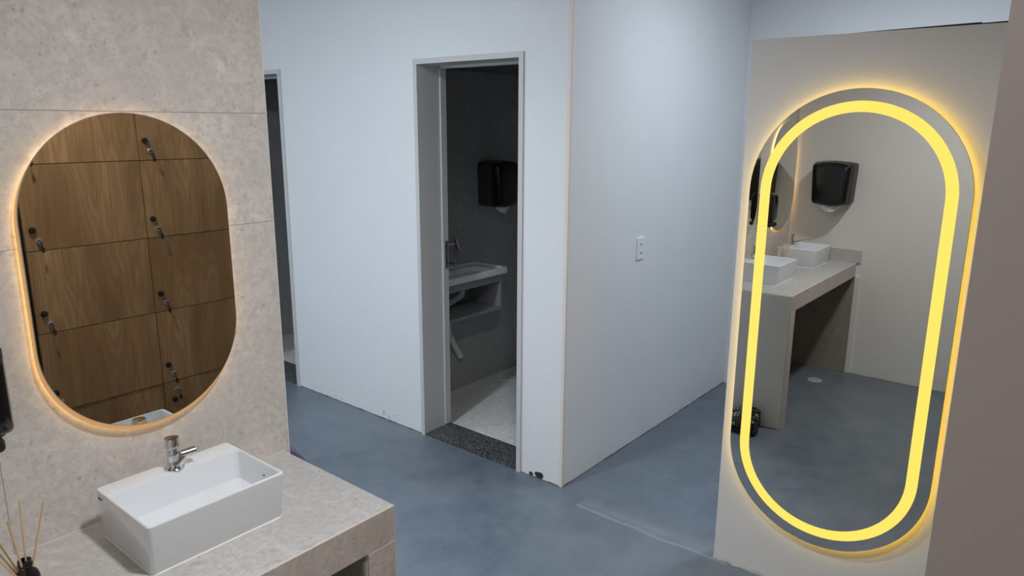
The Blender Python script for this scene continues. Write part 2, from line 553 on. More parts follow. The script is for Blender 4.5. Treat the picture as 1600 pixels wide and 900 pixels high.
# stone wall: core plus large tiles with fine joints
wl = struct(boxobj('wall_left', (XD-0.15, YE, 0), (XD-0.010, 1.134, CEIL), 'white'), 'stone tiled wall behind the wash basins with white plastered end', 'wall')
G = 0.0008
for y0, y1 in ((YE, 0.414), (0.414, 1.138)):
    for z0, z1 in ((0.0, 0.735), (0.735, 1.527), (1.527, 1.822), (1.822, CEIL)):
        boxobj('tile', (XD-0.012, y0+G, z0+G), (XD, y1-G, z1-G), 'stone', wl, bevel=0.0008, seg=1)
boxobj('grout', (XD-0.0115, YE, 0), (XD-0.0008, 1.1365, CEIL-0.001), 'grout_wall', wl)
boxobj('edge_strip', (XD-0.013, 1.1365, 0), (XD-0.0012, 1.1402, CEIL-0.001), 'plastic_white', wl)

# cubicles behind the door wall
struct(boxobj('floor_cubicle', (XLEFT, YA2-0.0, -0.08), (XB-0.148, 4.6, 0.004), 'stone_floor'), 'light speckled stone floor inside the cubicles', 'floor')
struct(boxobj('wall_cubicle', (XW-0.12, YA2, 0.004), (XW, 4.5, CUBZ), 'stone_dark'), 'dark speckled stone wall carrying the small sink in the cubicle', 'wall')
struct(boxobj('wall_cubicle_far', (-5.42, YA2, 0.004), (-5.30, 4.5, CUBZ), 'stone_dark'), 'dark speckled stone wall seen through the farther doorway', 'wall')
struct(boxobj('wall_cubicle_right', (XB-0.30, YA2+0.001, 0.004), (XB-0.150, 4.5, CUBZ), 'stone_dark'), 'stone wall on the right inside the near cubicle', 'wall')
struct(boxobj('wall_cubicle_back', (-5.42, 4.5, 0.004), (XB-0.148, 4.6, CUBZ), 'stone_dark'), 'stone back wall of the cubicles', 'wall')
struct(boxobj('ceiling_cubicle', (-5.42, YA2, CUBZ), (XB-0.148, 4.6, CUBZ+0.05), 'dark_ceiling'), 'dark low ceiling inside the cubicles', 'ceiling')

def doorway(name, xl, xr, label):
    fw = 0.027
    root = bpy.data.objects.new(name, None)
    COL.objects.link(root)
    root.location = ((xl+xr)/2, YA, 0)
    struct(root, label, 'door frame')
    og = tuple(root.location)
    f0, f1 = YA-0.011, YA2+0.006
    for x0, x1, nm in ((xl, xl+fw, 'jamb'), (xr-fw, xr, 'jamb')):
        j = boxobj(nm, (x0, f0, 0.0), (x1, f1, D1T-0.0005), 'frame', root, og, 0.003)
        xs0, xs1 = (x1-0.001, x1+0.010) if x0 == xl else (x0-0.010, x0+0.001)
        boxobj('stop', (xs0, YA2-0.038, 0.02), (xs1, YA2+0.004, D1T-fw-0.002), 'frame', j, og, 0.002)
    hd = boxobj('head', (xl+fw, f0, D1T-fw), (xr-fw, f1, D1T), 'frame', root, og, 0.003)
    boxobj('stop', (xl+fw, YA2-0.038, D1T-fw-0.012), (xr-fw, YA2+0.004, D1T-fw+0.001), 'frame', hd, og, 0.002)
    return root, og
d1, og1 = doorway('door_1', D1L, D1R, 'pale grey metal door frame of the near cubicle')
d2, og2 = doorway('door_2', D2L, D2R, 'pale grey metal door frame half hidden behind the stone wall')
hp = finish('strike_plate', box(BM(), (D1L+0.0365, YA2-0.026, 0.98), (D1L+0.0405, YA2-0.004, 1.14)), 'steel', d1, og1, bevel=0.001)
for z in (1.015, 1.105):
    boxobj('latch_hole', (D1L+0.040, YA2-0.020, z-0.016), (D1L+0.0412, YA2-0.010, z+0.016), 'plastic_dark', hp, og1)
struct(boxobj('trim_1', (D1L+0.027, YA-0.004, -0.02), (D1R-0.027, YA2+0.008, 0.012), 'granite', bevel=0.002), 'speckled dark granite threshold of the near doorway', 'threshold')
struct(boxobj('trim_2', (D2L+0.027, YA-0.004, -0.02), (D2R-0.027, YA2+0.03, 0.012), 'granite', bevel=0.002), 'dark granite threshold of the farther doorway', 'threshold')

# ------------------------------------------------------------------ wash counter
cr = thing('wash_counter', 'long speckled stone counter carrying two white basins', 'counter', (-1.56, 0.44, 0))
og = (-1.56, 0.44, 0)
T = 0.009
core = BM()
box(core, (XD+0.0005, YE+0.0005, 0.735), (XF-0.0012, YEND-0.0005, HC-0.0010))
finish('core', core, 'grout', cr, og)
for y0, y1 in ((YE+0.001, 0.385), (0.385, YEND)):
    boxobj('top_tile', (XD+0.0040, y0+G*0.8, HC-T), (XF-0.0034, y1-G*0.8, HC), 'stone_top', cr, og, 0.0008, 1)
    boxobj('apron_tile', (XF-T, y0+G*0.8, 0.7315), (XF, y1-G*0.8, HC-0.0034), 'stone_front', cr, og, 0.0008, 1)
lg = boxobj('leg', (XD+0.0005, 1.028, 0.0), (XF-T+0.001, YEND-0.001, 0.7355), 'panel', cr, og)
boxobj('leg_tile', (XF-T, 1.0292, 0.001), (XF, YEND-0.0008, 0.7280), 'stone_front', lg, og, 0.0008, 1)
boxobj('grout_line', (XF-T, 1.0295, 0.7270), (XF-0.0009, YEND-0.0015, 0.7325), 'grout', lg, og)
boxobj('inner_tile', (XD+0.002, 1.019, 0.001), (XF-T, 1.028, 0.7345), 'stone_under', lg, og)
ep = boxobj('end_plaster', (XD+0.0005, YEND-0.001, 0.0), (XF-0.004, YEND+0.004, HC-0.004), 'panel', lg, og, 0.001)
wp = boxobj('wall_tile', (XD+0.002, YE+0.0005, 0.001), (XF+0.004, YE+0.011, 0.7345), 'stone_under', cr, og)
boxobj('edge_strip', (XF+0.004, YE+0.0005, 0.001), (XF+0.034, YE+0.016, 0.731), 'panel', wp, og)
bs = boxobj('backsplash', (XD+0.002, YE+0.0005, HC+0.0005), (XF+0.030, YE+0.012, HC+0.092), 'stone_top', wfr, bevel=0.001, seg=1)
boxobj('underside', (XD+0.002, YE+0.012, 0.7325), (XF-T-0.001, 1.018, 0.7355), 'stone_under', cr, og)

# ------------------------------------------------------------------ basins and taps (root-local, wall on the -x side)
def basin(cy, label):
    W, D_, H = 0.334, 0.270, 0.125
    x0 = -1.738
    root = thing('wash_basin', label, 'basin', (x0+D_/2, cy, HC), 0, 'white basins on the counter')
    bm = BM()
    def lp(w_, d_, r, z, ox=0.0):
        return [(px, py, z) for px, py in rrect(ox, 0, d_, w_, r)]
    loops = [lp(W-0.014, D_-0.022, 0.009, 0.0015, -0.006), lp(W-0.010, D_-0.018, 0.010, 0.005, -0.006)]
    loops += [lp(W-0.001, D_-0.001, 0.010, H-0.005)]
    for k in range(1, 5):
        a = (pi/2)*k/4
        e = 0.0035*(1-cos(a))
        loops.append(lp(W-2*e, D_-2*e, 0.010, H-0.005+0.005*sin(a)))
    # inner opening: wide deck on the wall side
    deck, rim = 0.064, 0.008
    iw, idp = W-2*rim, D_-deck-rim
    ox = (deck-rim)/2
    loops.append(lp(iw+0.005, idp+0.005, 0.010, H, ox))
    loops.append(lp(iw+0.002, idp+0.002, 0.011, H-0.002, ox))
    loops.append(lp(iw, idp, 0.012, H-0.008, ox))
    loops.append(lp(iw-0.016, idp-0.020, 0.016, H-0.072, ox+0.003))
    loops.append(lp(iw-0.050, idp-0.060, 0.034, H-0.088, ox+0.003))
    loops.append(lp(iw-0.14, idp-0.11, 0.030, H-0.093, ox+0.003))
    loft(bm, loops)
    body = finish('bowl', bm, 'ceramic', root, smooth=True)
    bm = BM()
    lathe(bm, [(0.021, 0), (0.021, 0.002), (0.017, 0.003), (0.011, 0.001)], 20, (ox+0.003, 0, H-0.0925))
    finish('waste', bm, 'chrome', body, smooth=True)
    bm = BM()
    lathe(bm, [(0.0022, -0.001), (0.0022, 0.0008)], 12)
    bmesh.ops.rotate(bm, verts=bm.verts[:], cent=(0, 0, 0), matrix=Matrix.Rotation(radians(90), 3, 'X'))
    bmesh.ops.translate(bm, verts=bm.verts[:], vec=(ox+0.03, iw/2-0.004, H-0.030))
    finish('overflow', bm, 'plastic_dark', body)
    bm = BM()
    for k, wd in enumerate((0.0035, 0.0025, 0.0035, 0.003)):
        box(bm, (-D_/2+0.012+0.0052*k, -W/2+0.0002, H-0.022), (-D_/2+0.012+0.0052*k+wd, -W/2+0.004, H-0.018))
    finish('maker_mark', bm, 'black_side', body)
    bm = BM()
    loft(bm, [[(px, py, z) for px, py in rrect(-0.006, 0, D_-0.022+2*e, W-0.014+2*e, 0.014)] for z, e in ((0.0, 0.003), (0.0035, 0.0))])
    finish('sealant', bm, 'grout', body)
    return root
basin(0.739, 'white rectangular basin with a short push tap, on the counter below the round ended mirror')
basin(0.020, 'white rectangular basin beside the towel dispenser wall, seen only in the tall mirror')

def push_tap(loc, rotz, label, long_spout):
    root = thing('push_tap', label, 'tap', loc, rotz, 'chrome taps on the basins')
    bm = BM()
    lathe(bm, [(0.0235, 0), (0.0235, 0.0025), (0.021, 0.005), (0.0165, 0.012), (0.0150, 0.030), (0.0150, 0.046), (0.0138, 0.049), (0.0125, 0.051), (0.0125, 0.058)], 28)
    body = finish('body', bm, 'chrome', root, smooth=True)
    bm = BM()
    lathe(bm, [(0.0160, 0.0555), (0.0170, 0.0565), (0.0170, 0.080), (0.0160, 0.0815), (0.011, 0.0822), (0.004, 0.0825)], 28)
    finish('push_button', bm, 'chrome', root, smooth=True)
    bm = BM()
    if long_spout:
        tube(bm, [(0.008, 0, 0.014), (0.03, 0, 0.022), (0.07, 0, 0.034), (0.115, 0, 0.046), (0.128, 0, 0.048)], [0.010, 0.0075, 0.0055, 0.0055, 0.0065], 14)
    else:
        # wedge shaped neck and a knurled nozzle
        tube(bm, [(0.0, 0, 0.010), (0.010, 0, 0.018), (0.020, 0, 0.026), (0.028, 0, 0.031)], [0.0185, 0.0165, 0.0125, 0.0100], 20)
    sp = finish('spout', bm, 'chrome', root, smooth=True)
    bm = BM()
    if long_spout:
        tube(bm, [(0.122, 0, 0.050), (0.123, 0, 0.036)], [0.0065, 0.006], 14)
    else:
        tube(bm, [(0.018, 0, 0.0310), (0.034, 0, 0.0318), (0.0345, 0, 0.0318), (0.038, 0, 0.0320), (0.0385, 0, 0.0320), (0.052, 0, 0.0328)], [0.0112, 0.0112, 0.0102, 0.0102, 0.0116, 0.0116], 20)
    finish('nozzle', bm, 'chrome', sp, smooth=True)
    return root
push_tap((-1.696, 0.742, HC+0.125), radians(80), 'short chrome push tap on the basin under the mirror', False)
push_tap((-1.696, 0.022, HC+0.125), radians(-8), 'chrome tap with a long thin spout, seen only in the tall mirror', True)

# ------------------------------------------------------------------ mirrors
def stad_prism(bm, w_, h_, insets_depths, f):
    """f maps (u, v, depth) to a point; insets_depths: list of (inset, depth)"""
    return loft(bm, [[f(u, v, d_) for u, v in stadium(w_, h_, ins)] for ins, d_ in insets_depths])
def stad_ring(bm, w_, h_, i0, i1, d0, d1, f):
    lo_ = [[f(u, v, d_) for u, v in stadium(w_, h_, ins)] for ins, d_ in ((i0, d0), (i0, d1), (i1, d1), (i1, d0))]
    return loft(bm, lo_, close=True)

def wall_mirror(cy, label):
    W, H, cz = 0.480, 0.765, 1.437
    root = thing('wall_mirror', label, 'mirror', (XD, cy, cz), 0, 'backlit mirrors on the stone wall')
    f = lambda u, v, d_: (d_, u, v)
    t = XM-XD
    bm = BM()
    stad_prism(bm, W, H, [(0.0, t-0.004), (0.0, t-0.0012), (0.0012, t)], f)
    g = finish('glass', bm, ['mirror', 'glass_edge'], root)
    for p in g.data.polygons:
        if abs(p.normal.x) < 0.9:
            p.material_index = 1
    # acrylic light frame hanging a little low behind the glass
    fl = lambda u, v, d_: (d_, u-0.004, v-0.0105)
    bm = BM()
    stad_prism(bm, W, H, [(0.0, 0.0105), (0.0, t-0.0045)], fl)
    fr = finish('light_frame', bm, 'light_frame', root)
    bm = BM()
    stad_ring(bm, W, H, 0.011, 0.017, 0.0035, 0.0100, fl)
    finish('led_strip', bm, 'led_small', fr)
    bm = BM()
    stad_prism(bm, W-0.10, H-0.10, [(0.0, 0.0), (0.0, 0.0104)], fl)
    finish('backing', bm, 'plastic_white', fr)
    return root
wall_mirror(0.750, 'round ended mirror with soft backlight above the nearer basin, reflecting oak lockers')
wall_mirror(0.040, 'round ended backlit mirror above the farther basin, seen only within the tall mirror')

W, H = 0.711, 1.684
mx, mz = -0.6665, 1.077
root = thing('full_length_mirror', 'tall round ended mirror with a glowing yellow light band on the partition', 'mirror', (mx, YP, mz-H/2))
fo = lambda u, v, d_: (u, -d_, v+H/2)
t = YP-YM
bm = BM()
stad_prism(bm, W, H, [(0.0, t-0.005), (0.0, t-0.001), (0.001, t)], fo)
g = finish('glass', bm, ['mirror', 'glass_edge'], root)
for p in g.data.polygons:
    if abs(p.normal.y) < 0.9:
        p.material_index = 1
bm = BM()
stad_ring(bm, W, H, 0.0405, 0.0770, t-0.001, t+0.0006, fo)
finish('light_band', bm, 'ring', root)
bm = BM()
stad_prism(bm, W-0.12, H-0.12, [(0.0, 0.0), (0.0, t-0.0052)], fo)
bk = finish('backing', bm, 'plastic_white', root)
bm = BM()
stad_ring(bm, W, H, 0.004, 0.0600, 0.0284, t-0.0052, fo)
finish('tray', bm, 'plastic_white', bk)
bm = BM()
stad_ring(bm, W, H, 0.005, 0.013, 0.017, 0.0282, fo)
finish('led_strip', bm, 'led_big', bk)

# ------------------------------------------------------------------ dispensers
def towel_dispenser(loc, rotz, label):
    # local: wall plane at y = 0, body towards -y ; width along x
    root = thing('towel_dispenser', label, 'dispenser', loc, rotz, 'black paper towel dispensers')
    H = 0.300
    def shape(d_, wt, wb, z0, z1, r, arch):
        pts = []
        n = 8
        # counter clockwise from the right top, trapezoid with rounded corners and arched top and bottom
        for cxs, top, a0 in ((1, True, 0), (-1, True, pi/2), (-1, False, pi), (1, False, 3*pi/2)):
            wd = wt if top else wb
            zz = z1-r if top else z0+r
            for k in range(n+1):
                a = a0+(pi/2)*k/n
                pts.append((cxs*(wd/2-r)+r*cos(a), zz+r*sin(a)))
            if top and cxs == 1:
                for k in range(1, 8):
                    u = 1-2*k/8
                    pts.append((u*(wt/2-r), z1+arch*(1-u*u)))
            if not top and cxs == -1:
                for k in range(1, 8):
                    u = -1+2*k/8
                    pts.append((u*(wb/2-r), z0-arch*(1-u*u)))
        return [(x, -d_, z) for x, z in pts]
    bm = BM()
    loft(bm, [shape(0.0, 0.272, 0.250, 0.004, H-0.006, 0.022, 0.008), shape(0.085, 0.278, 0.254, 0.002, H-0.002, 0.026, 0.010), shape(0.120, 0.276, 0.252, 0.002, H-0.003, 0.026, 0.010)])
    body = finish('housing', bm, 'black_side', root, smooth=True)
    bm = BM()
    loft(bm, [shape(0.119, 0.270, 0.246, 0.003, H-0.004, 0.026, 0.010), shape(0.150, 0.266, 0.242, 0.004, H-0.006, 0.028, 0.010), shape(0.172, 0.252, 0.230, 0.010, H-0.012, 0.030, 0.010), shape(0.182, 0.225, 0.190, 0.022, H-0.026, 0.030, 0.008), shape(0.185, 0.19, 0.16, 0.045, H-0.05, 0.028, 0.005)])
    cov = finish('cover', bm, 'black', root, smooth=True)
    bm = BM()
    xx = -0.088
    for k in range(7):
        wd = (0.0040, 0.0032, 0.0042, 0.0030, 0.0036, 0.0040, 0.0030)[k]
        box(bm, (xx, -0.1795, 0.036), (xx+wd, -0.172, 0.0405))
        xx += wd+0.0014
    finish('maker_mark', bm, 'print', cov)
    bm = BM()
    box(bm, (-0.076, -0.1855, 0.06), (-0.0745, -0.178, 0.225))
    finish('cover_seam', bm, 'black_side', cov)
    bm = BM()
    lathe(bm, [(0.006, 0), (0.006, 0.003), (0.004, 0.0035)], 14, (0, -0.09, H+0.006))
    finish('lock', bm, 'black_matt', body)
    # crumpled paper hanging out
    bm = BM()
    r_ = random.Random(4)
    rows, cols = 6, 16
    grid = []
    for i in range(rows):
        row = []
        for j in range(cols):
            u = j/(cols-1)*2-1
            wd = 0.085*(1-0.13*i/(rows-1)*(1+0.9*u*(1 if u > 0 else -0.2)))
            z = 0.004-0.056*(i/(rows-1))*(1-0.55*abs(u)**1.5)
            y = -0.135-0.012*sin(3.1*u+i*0.5)-0.006*r_.random()
            row.append(bm.verts.new((u*wd, y, z+0.003*r_.random())))
        grid.append(row)
    for i in range(rows-1):
        for j in range(cols-1):
            bm.faces.new((grid[i][j], grid[i][j+1], grid[i+1][j+1], grid[i+1][j]))
    ps = finish('paper_sheet', bm, 'paper', root)
    sm = ps.modifiers.new('thick', 'SOLIDIFY')
    sm.thickness = 0.0015
    return root
# local -y must point into the room
towel_dispenser((-1.502, YE, 1.245), pi, 'black paper towel dispenser on the off white wall, seen in the tall mirror')
td = towel_dispenser((XW, 3.735, 1.250), radians(90), 'black paper towel dispenser on the dark cubicle wall above the small sink')
td.scale = (0.86, 1, 1)

sd = thing('soap_dispenser', 'black soap dispenser on the stone wall, cut by the left photo edge', 'dispenser', (XD, 0.379, 1.122))
bm = BM()
def sl(x, w_, z0, z1, r):
    return [(x, py, pz) for py, pz in rrect(0, (z0+z1)/2, w_, z1-z0, r)]
loft(bm, [sl(0.0, 0.104, 0.01, 0.225, 0.016), sl(0.03, 0.110, 0.006, 0.228, 0.018)])
hb = finish('back_shell', bm, 'black_side', sd, smooth=True)
bm = BM()
loft(bm, [sl(0.029, 0.108, 0.014, 0.226, 0.018), sl(0.080, 0.106, 0.030, 0.224, 0.014), sl(0.098, 0.092, 0.042, 0.210, 0.022), sl(0.104, 0.066, 0.06, 0.19, 0.02)])
finish('cover', bm, 'black', sd, smooth=True)
bm = BM()
loft(bm, [sl(0.050, 0.060, -0.004, 0.030, 0.008), sl(0.100, 0.056, 0.0, 0.030, 0.010), sl(0.109, 0.046, 0.004, 0.026, 0.008)])
finish('push_bar', bm, 'black_matt', sd, smooth=True)
bm = BM()
lathe(bm, [(0.004, -0.014), (0.006, -0.006), (0.008, 0.002)], 12, (0.07, 0, 0))
finish('nozzle', bm, 'black_side', sd, smooth=True)

# ------------------------------------------------------------------ reed diffuser
rd = thing('reed_diffuser', 'black bottle reed diffuser with pale sticks on the counter, left of the basin', 'diffuser', (-1.632, 0.388, HC))
bm = BM()
lathe(bm, [(0.020, 0), (0.0235, 0.003), (0.0245, 0.02), (0.0240, 0.036), (0.020, 0.047), (0.0125, 0.055), (0.0115, 0.060), (0.0140, 0.0615), (0.0140, 0.066), (0.0115, 0.0675), (0.0115, 0.0705), (0.0130, 0.0715), (0.0130, 0.0745), (0.0095, 0.0755), (0.0090, 0.055)], 26)
finish('bottle', bm, 'bottle', rd, smooth=True)
for dx, dy, ln in ((0.012, -0.072, 0.165), (-0.006, -0.045, 0.190), (0.022, -0.020, 0.175), (-0.014, 0.010, 0.185), (0.004, 0.040, 0.180), (-0.02, -0.060, 0.172)):
    bm = BM()
    d_ = Vector((dx, dy, 0.15)).normalized()
    p0 = Vector((dx*0.05, dy*0.05, 0.015))
    tube(bm, [p0, p0+d_*ln*0.5, p0+d_*ln], 0.0021, 7)
    finish('reed', bm, 'reed', rd, smooth=True)

# ------------------------------------------------------------------ power socket
so = thing('power_socket', 'white double power socket on the passage wall', 'socket', (XB, 3.425, 1.140))
bm = BM()
loft(bm, [[(x, py, pz) for py, pz in rrect(0, 0, w_, h_, 0.006)] for x, w_, h_ in ((0.0, 0.078, 0.122), (0.006, 0.078, 0.122), (0.009, 0.073, 0.117))])
pl = finish('plate', bm, 'plastic_white', so, smooth=True)
for zc in (0.024, -0.022):
    bm = BM()
    hexa = [(0.021*cos(a), 0.0135*sin(a)) for a in [radians(k) for k in (0, 40, 140, 180, 220, 320)]]
    loft(bm, [[(0.0088, y, z+zc) for y, z in hexa], [(0.0102, y*0.96, z*0.96+zc) for y, z in hexa]])
    s_ = finish('outlet', bm, 'plastic_white', pl)
    bm = BM()
    for yy, zz in ((-0.0095, 0), (0.0095, 0), (0, -0.0035)):
        lo_ = [[(x, yy+0.0036*cos(2*pi*k/10), zz+zc+0.0036*sin(2*pi*k/10)) for k in range(10)] for x in (0.0098, 0.0106)]
        loft(bm, lo_)
    finish('pin_holes', bm, 'plastic_dark', pl)

# ------------------------------------------------------------------ lockers
lk = thing('locker_cabinet', 'oak veneer locker cabinet, its taupe side panel filling the right photo edge', 'lockers', (0.17, 1.8, 0))
og = (0.17, 1.8, 0)
YK = YP-0.020
boxobj('body', (XL+0.024, YL+0.002, 0.0), (0.42, YK, 2.45), 'black_matt', lk, og)
boxobj('side_panel', (-0.1045, 0.944, 0.0), (0.42, 0.966, 2.45), 'locker_side', lk, og, 0.002)
boxobj('side_gap', (XL+0.055, 0.9655, 0.0), (0.42, YL+0.0025, 2.45), 'black_matt', lk, og)
boxobj('top_panel', (XL+0.004, YL, 2.432), (0.42, YK, 2.452), 'wood', lk, og, 0.001)
CW, RH = 0.508, 0.3668
zrow = [0.154+RH*i for i in range(6)]
door_mesh = None
bm = BM()
box(bm, (0, 0.0016, 0.0016), (0.0215, CW-0.0016, RH-0.0016))
door0 = finish('door', bm, 'wood', lk, bevel=0.0008, seg=1)
door_me = door0.data
bm = BM()
lathe(bm, [(0.0135, 0.0), (0.0135, 0.006), (0.0120, 0.010), (0.006, 0.0115)], 18)
bmesh.ops.rotate(bm, verts=bm.verts[:], cent=(0, 0, 0), matrix=Matrix.Rotation(radians(-90), 3, 'Y'))
knob0 = finish('knob', bm, 'black', None, smooth=True)
bm = BM()
lathe(bm, [(0.0115, 0.0), (0.0115, 0.003), (0.0095, 0.005), (0.0095, 0.010), (0.0085, 0.011)], 18)
bmesh.ops.rotate(bm, verts=bm.verts[:], cent=(0, 0, 0), matrix=Matrix.Rotation(radians(-90), 3, 'Y'))
lock0 = finish('lock', bm, 'chrome', None, smooth=True)
bm = BM()
box(bm, (-0.030, -0.0012, -0.0035), (-0.008, 0.0012, 0.0035))
tube(bm, [(-0.030, 0.0, -0.004), (-0.032, 0.001, -0.018), (-0.026, 0.002, -0.024)], 0.0018, 6)
lo_ = [[(-0.029+0.0020*s, 0.004+0.010*cos(2*pi*k/12)*0.7, -0.037+0.0135*sin(2*pi*k/12)) for k in range(12)] for s in (-1, 1)]
loft(bm, lo_)
key0 = finish('key', bm, 'black_matt', None)
used = [False]*4
def put(src, parent, loc, i):
    if not used[i]:
        used[i] = True
        o = src
    else:
        o = src.copy()
        COL.objects.link(o)
    o.parent = parent
    o.location = loc
    return o
for c in range(4):
    y0 = YL+CW*c-0.001
    if y0+CW*0.3 > YK:
        continue
    wide = min(CW, YK-y0)
    for r, z0 in enumerate(zrow):
        d_ = put(door0, lk, (XL-og[0], y0-og[1], z0-og[2]), 0)
        if wide < CW:
            d_.scale = (1, wide/CW, 1)
        low = (r == 0)
        if low and c == 1:                  # this door stands a little ajar
            d_.location.x -= 0.0015
            d_.rotation_euler = (0, 0, radians(-1.2))
        if low and c == 0:
            d_.location.x += 0.004
        if wide < CW:
            continue
        if low:
            put(lock0, d_, (0.0, 0.063, RH-0.046), 2)
            put(key0, d_, (0.0, 0.063, RH-0.046), 3)
            put(knob0, d_, (0.0, 0.049, RH-0.098), 1)
        else:
            put(knob0, d_, (0.0, 0.034, 0.090), 1)
            put(lock0, d_, (0.0, 0.053, 0.043), 2)
            k_ = put(key0, d_, (0.0, 0.053, 0.043), 3)
boxobj('plinth', (XL+0.02, YL+0.002, 0.0), (XL+0.03, YK, 0.152), 'wood', lk, og)

# ------------------------------------------------------------------ small sink unit in the cubicle
X0, X1 = XW+0.001, XW+0.302
Y0, Y1 = 2.965, 3.575
sk = thing('small_sink_unit', 'small white sink on a grey open shelf unit inside the near cubicle', 'sink', (XW, (Y0+Y1)/2, 0.60))
og = (XW, (Y0+Y1)/2, 0.60)
bm = BM()
cx, cy = (X0+X1)/2, (Y0+Y1)/2
def lp2(w_, d_, r, z, ox=0, oy=0):
    return [(px, py, z) for px, py in rrect(cx+ox, cy+oy, w_, d_, r)]
dx, dy = X1-X0, Y1-Y0
loft(bm, [lp2(dx, dy, 0.006, 0.838), lp2(dx, dy, 0.006, 0.872), lp2(dx-0.006, dy-0.006, 0.008, 0.878),
          lp2(dx-0.045, dy-0.045, 0.012, 0.878, 0.0), lp2(dx-0.052, dy-0.052, 0.014, 0.872),
          lp2(dx-0.12, dy-0.16, 0.03, 0.866, 0.02), lp2(dx-0.15, dy-0.22, 0.03, 0.800, 0.02), lp2(dx-0.22, dy-0.34, 0.02, 0.795, 0.02)])
finish('bowl', bm, 'ceramic', sk, og, smooth=True)
boxobj('apron', (X1-0.032, Y0+0.012, 0.788), (X1-0.014, Y1-0.040, 0.838), 'vanity_grey', sk, og, 0.001)
boxobj('side_board', (X0+0.001, Y1-0.058, 0.600), (X1-0.012, Y1-0.040, 0.838), 'vanity_grey', sk, og, 0.001)
boxobj('side_board', (X0+0.001, Y0+0.012, 0.600), (X1-0.012, Y0+0.030, 0.838), 'vanity_grey', sk, og, 0.001)
boxobj('shelf', (X0+0.001, Y0+0.030, 0.600), (X1-0.012, Y1-0.058, 0.620), 'vanity_grey', sk, og, 0.001)
pt = BM()
tube(pt, [(XW+0.15, 3.30, 0.795), (XW+0.15, 3.30, 0.735), (XW+0.145, 3.29, 0.705), (XW+0.13, 3.26, 0.690), (XW+0.12, 3.22, 0.672), (XW+0.115, 3.15, 0.668), (XW+0.09, 3.12, 0.69), (XW+0.01, 3.10, 0.70)], 0.020, 14)
finish('drain_pipe', pt, 'pipe', sk, og, smooth=True)
pt = BM()
tube(pt, [(XW+0.055, 3.26, 0.599), (XW+0.05, 3.27, 0.45), (XW+0.045, 3.315, 0.365), (XW+0.040, 3.39, 0.248)], 0.022, 14)
finish('waste_pipe', pt, 'pipe', sk, og, smooth=True)

tp = thing('lever_tap', 'chrome tap with a tilted round handle behind the small sink', 'tap', (XW+0.075, 3.205, 0.872))
bm = BM()
lathe(bm, [(0.024, 0), (0.024, 0.004), (0.017, 0.010), (0.0155, 0.06), (0.0155, 0.125), (0.012, 0.132)], 20)
bd = finish('body', bm, 'chrome', tp, smooth=True)
bm = BM()
tube(bm, [(0, 0, 0.120), (0.0, 0.02, 0.158), (0.012, 0.05, 0.172), (0.03, 0.075, 0.174)], [0.011, 0.010, 0.009, 0.009], 12)
finish('arm', bm, 'chrome', bd, smooth=True)
bm = BM()
tube(bm, [(0.046, 0.098, 0.142), (0.034, 0.080, 0.214)], 0.0165, 18)
finish('handle', bm, 'chrome', tp, smooth=True)
bm = BM()
tube(bm, [(0.01, 0, 0.05), (0.06, 0.0, 0.065), (0.11, 0, 0.06), (0.115, 0, 0.045)], [0.010, 0.009, 0.009, 0.009], 12)
finish('spout', bm, 'chrome', tp, smooth=True)

# ------------------------------------------------------------------ floor drains
def drain(loc, label, mat):
    root = thing('floor_drain', label, 'drain', loc, 0, 'round floor drains')
    bm = BM()
    lathe(bm, [(0.050, 0), (0.050, 0.003), (0.047, 0.0042), (0.041, 0.0042), (0.041, 0.0015), (0.0401, 0.001)], 32)
    fr = finish('rim', bm, mat, root, smooth=True)
    bm = BM()
    lathe(bm, [(0.039, 0.001), (0.039, 0.0038), (0.036, 0.0042)], 32)
    gr = finish('grate', bm, mat, root, smooth=True)
    bm = BM()
    for rr_, n in ((0.014, 6), (0.027, 12)):
        for k in range(n):
            a = 2*pi*k/n
            c_ = Vector((rr_*cos(a), rr_*sin(a), 0))
            t_ = Vector((cos(a), sin(a), 0))
            s_ = Vector((-sin(a), cos(a), 0))
            ps = [c_+t_*0.0045+s_*0.0018, c_-t_*0.0045+s_*0.0018, c_-t_*0.0045-s_*0.0018, c_+t_*0.0045-s_*0.0018]
            loft(bm, [[(p.x, p.y, 0.0041) for p in ps], [(p.x, p.y, 0.0045) for p in ps]])
    finish('slots', bm, 'plastic_dark', gr)
    return root
drain((-1.425, 0.075, 0.0), 'round pale floor drain under the counter, seen in the tall mirror', 'drain')
drain((-3.14, 3.77, 0.004), 'round pale floor drain on the cubicle floor', 'plastic_white')

